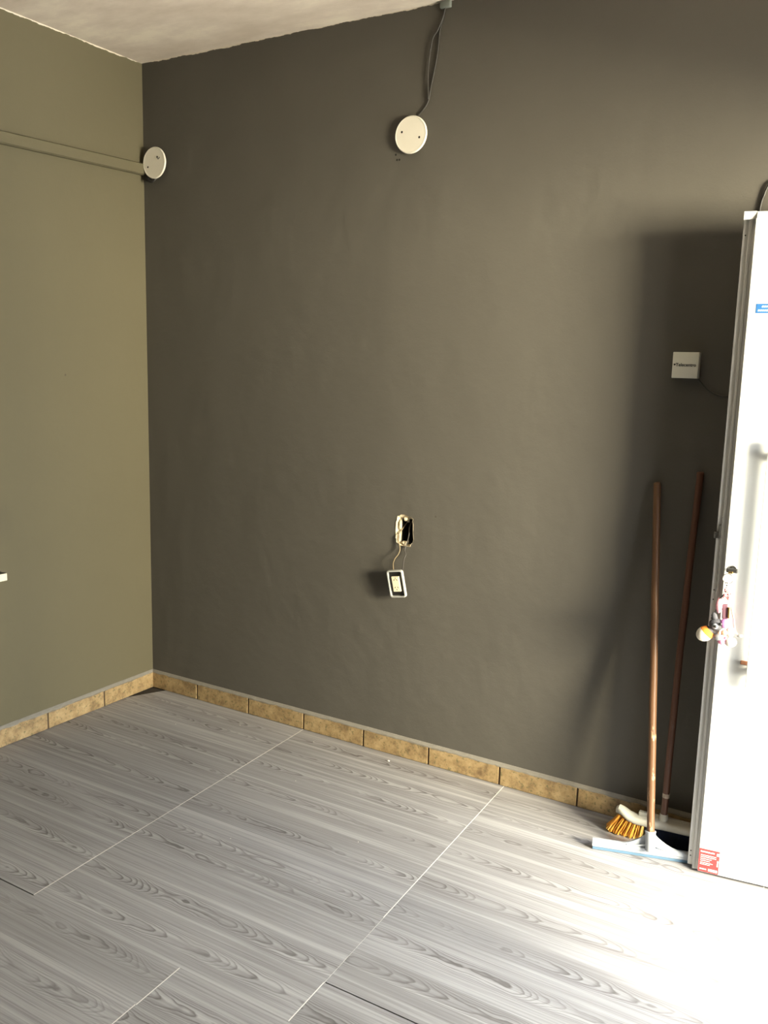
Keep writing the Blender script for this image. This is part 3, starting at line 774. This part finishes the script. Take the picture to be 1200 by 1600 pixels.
def tuft_mesh(mtl, h, spread, seed):
    rg = random.Random(seed); bm = bmesh.new()
    for i in range(15):
        a = rg.uniform(0, 2 * PI); r = .0048 * math.sqrt(rg.random()); ex, ey = r * math.cos(a), r * math.sin(a)
        k = spread; tip = Vector((ex * k + rg.uniform(-.001, .001), ey * k + rg.uniform(-.001, .001), -h * rg.uniform(.94, 1.03)))
        base = Vector((ex * .9, ey * .9, 0)); mid = base.lerp(tip, .5) * 1.0
        w = .0018
        lo = [bm.verts.new(base + Vector((math.cos(q) * w * .7, math.sin(q) * w * .7, 0))) for q in (0, 2.1, 4.2)]
        hi = [bm.verts.new(tip + Vector((math.cos(q) * w, math.sin(q) * w, 0))) for q in (0, 2.1, 4.2)]
        for q in range(3): bm.faces.new((lo[q], lo[(q + 1) % 3], hi[(q + 1) % 3], hi[q]))
        bm.faces.new(hi)
    me = bpy.data.meshes.new('bristle_tuft'); bmesh.ops.recalc_face_normals(bm, faces=bm.faces); bm.to_mesh(me); bm.free(); me.materials.append(mtl); return me
tm = {c: [tuft_mesh(mt, h, s, i + 5) for i in range(3)] for c, mt, h, s in (('o', M_ob, .082, 2.3), ('y', M_oy, .082, 2.3), ('n', M_nb, .068, 1.5), ('b', M_bb, .068, 1.5))}
rg = random.Random(31)
for row, yy in enumerate((-.018, -.006, .006, .018)):
    for i in range(22):
        x = -.142 + i * .0132 + (row % 2) * .005
        if x < -.060: c = rg.choice('ooy')
        elif x > .085 and rg.random() < .5: c = 'b'
        else: c = 'n'
        zt = .066 if x > -.12 else .066 + (-.12 - x) * .55
        o = bpy.data.objects.new('bristle_tuft', tm[c][i % 3]); C.objects.link(o); o.parent = br
        o.location = (x, yy * (1.0 if x > -.12 else .8), zt)
        lean = max(0.0, (-.045 - x)) * 5.6
        ry = lean + rg.uniform(-.04, .04)
        rx = -yy * 12 * (1.0 if c in 'oy' else .5) + rg.uniform(-.03, .03)
        o.rotation_euler = (rx, ry, rg.uniform(0, 0.2))
        if c in 'oy': o.scale = (1.15, 1.15, min(1.0, (zt - .003) / .082 / max(.5, math.cos(ry) * math.cos(rx))))
        else: o.scale = (1, 1, (zt - .002) / .070)

# ------------------------------------------------------------------ shelf end at the left edge of the view
root = empty('wall_shelf', (0, -.885, .745), label='cream-edged shelf on the left wall, cut by the picture edge', cat='shelf')
bm = bmesh.new(); box(bm, 0.001, .138, -1.3, 0, -.015, .0135, bev=.0015); obj('shelf_board', bm, M_shelf_e, root)
bm = bmesh.new(); box(bm, 0.001, .136, -1.298, -.002, .0135, .015); obj('shelf_top', bm, M_shelf_t, root)
for yy in (-.5, -1.1):
    bm = bmesh.new(); box(bm, .001, .006, yy - .01, yy + .01, -.12, -.015); box(bm, .001, .10, yy - .01, yy + .01, -.020, -.015)
    obj('bracket', bm, M_steel, root)

# ------------------------------------------------------------------ crumbs on the floor
rg = random.Random(8)
for i, (x, y_, s, lb) in enumerate(((1.389, -.073, .0042, 'largest white plaster crumb on the planks near the back baseboard'), (1.03, -.09, .0016, 'tiny pale crumb just right of the first pale seam at the back baseboard'), (.66, -.13, .0016, 'tiny pale crumb near the back baseboard, left of the first pale seam'), (1.18, -.42, .0014, 'tiny pale crumb on the planks a step right of the first pale seam'), (1.62, -.66, .0015, 'tiny pale crumb on the planks left of the second pale seam'), (.42, -.28, .0016, 'tiny pale crumb on the planks nearest the dark floor corner'), (1.25, -.88, .0015, 'tiny pale crumb in the middle of the floor between the two seams'))):
    bm = bmesh.new(); ball(bm, (0, 0, s * .7), s, 1.2, .9, .75, sub=2, bump=.2, rng=rg)
    o = obj('plaster_crumb', bm, plain('crumb_white', (.8, .78, .72), .9), label=lb, cat='crumb', group='plaster crumbs on the floor')
    o.location = (x, y_, 0)
bpy.context.view_layer.update()
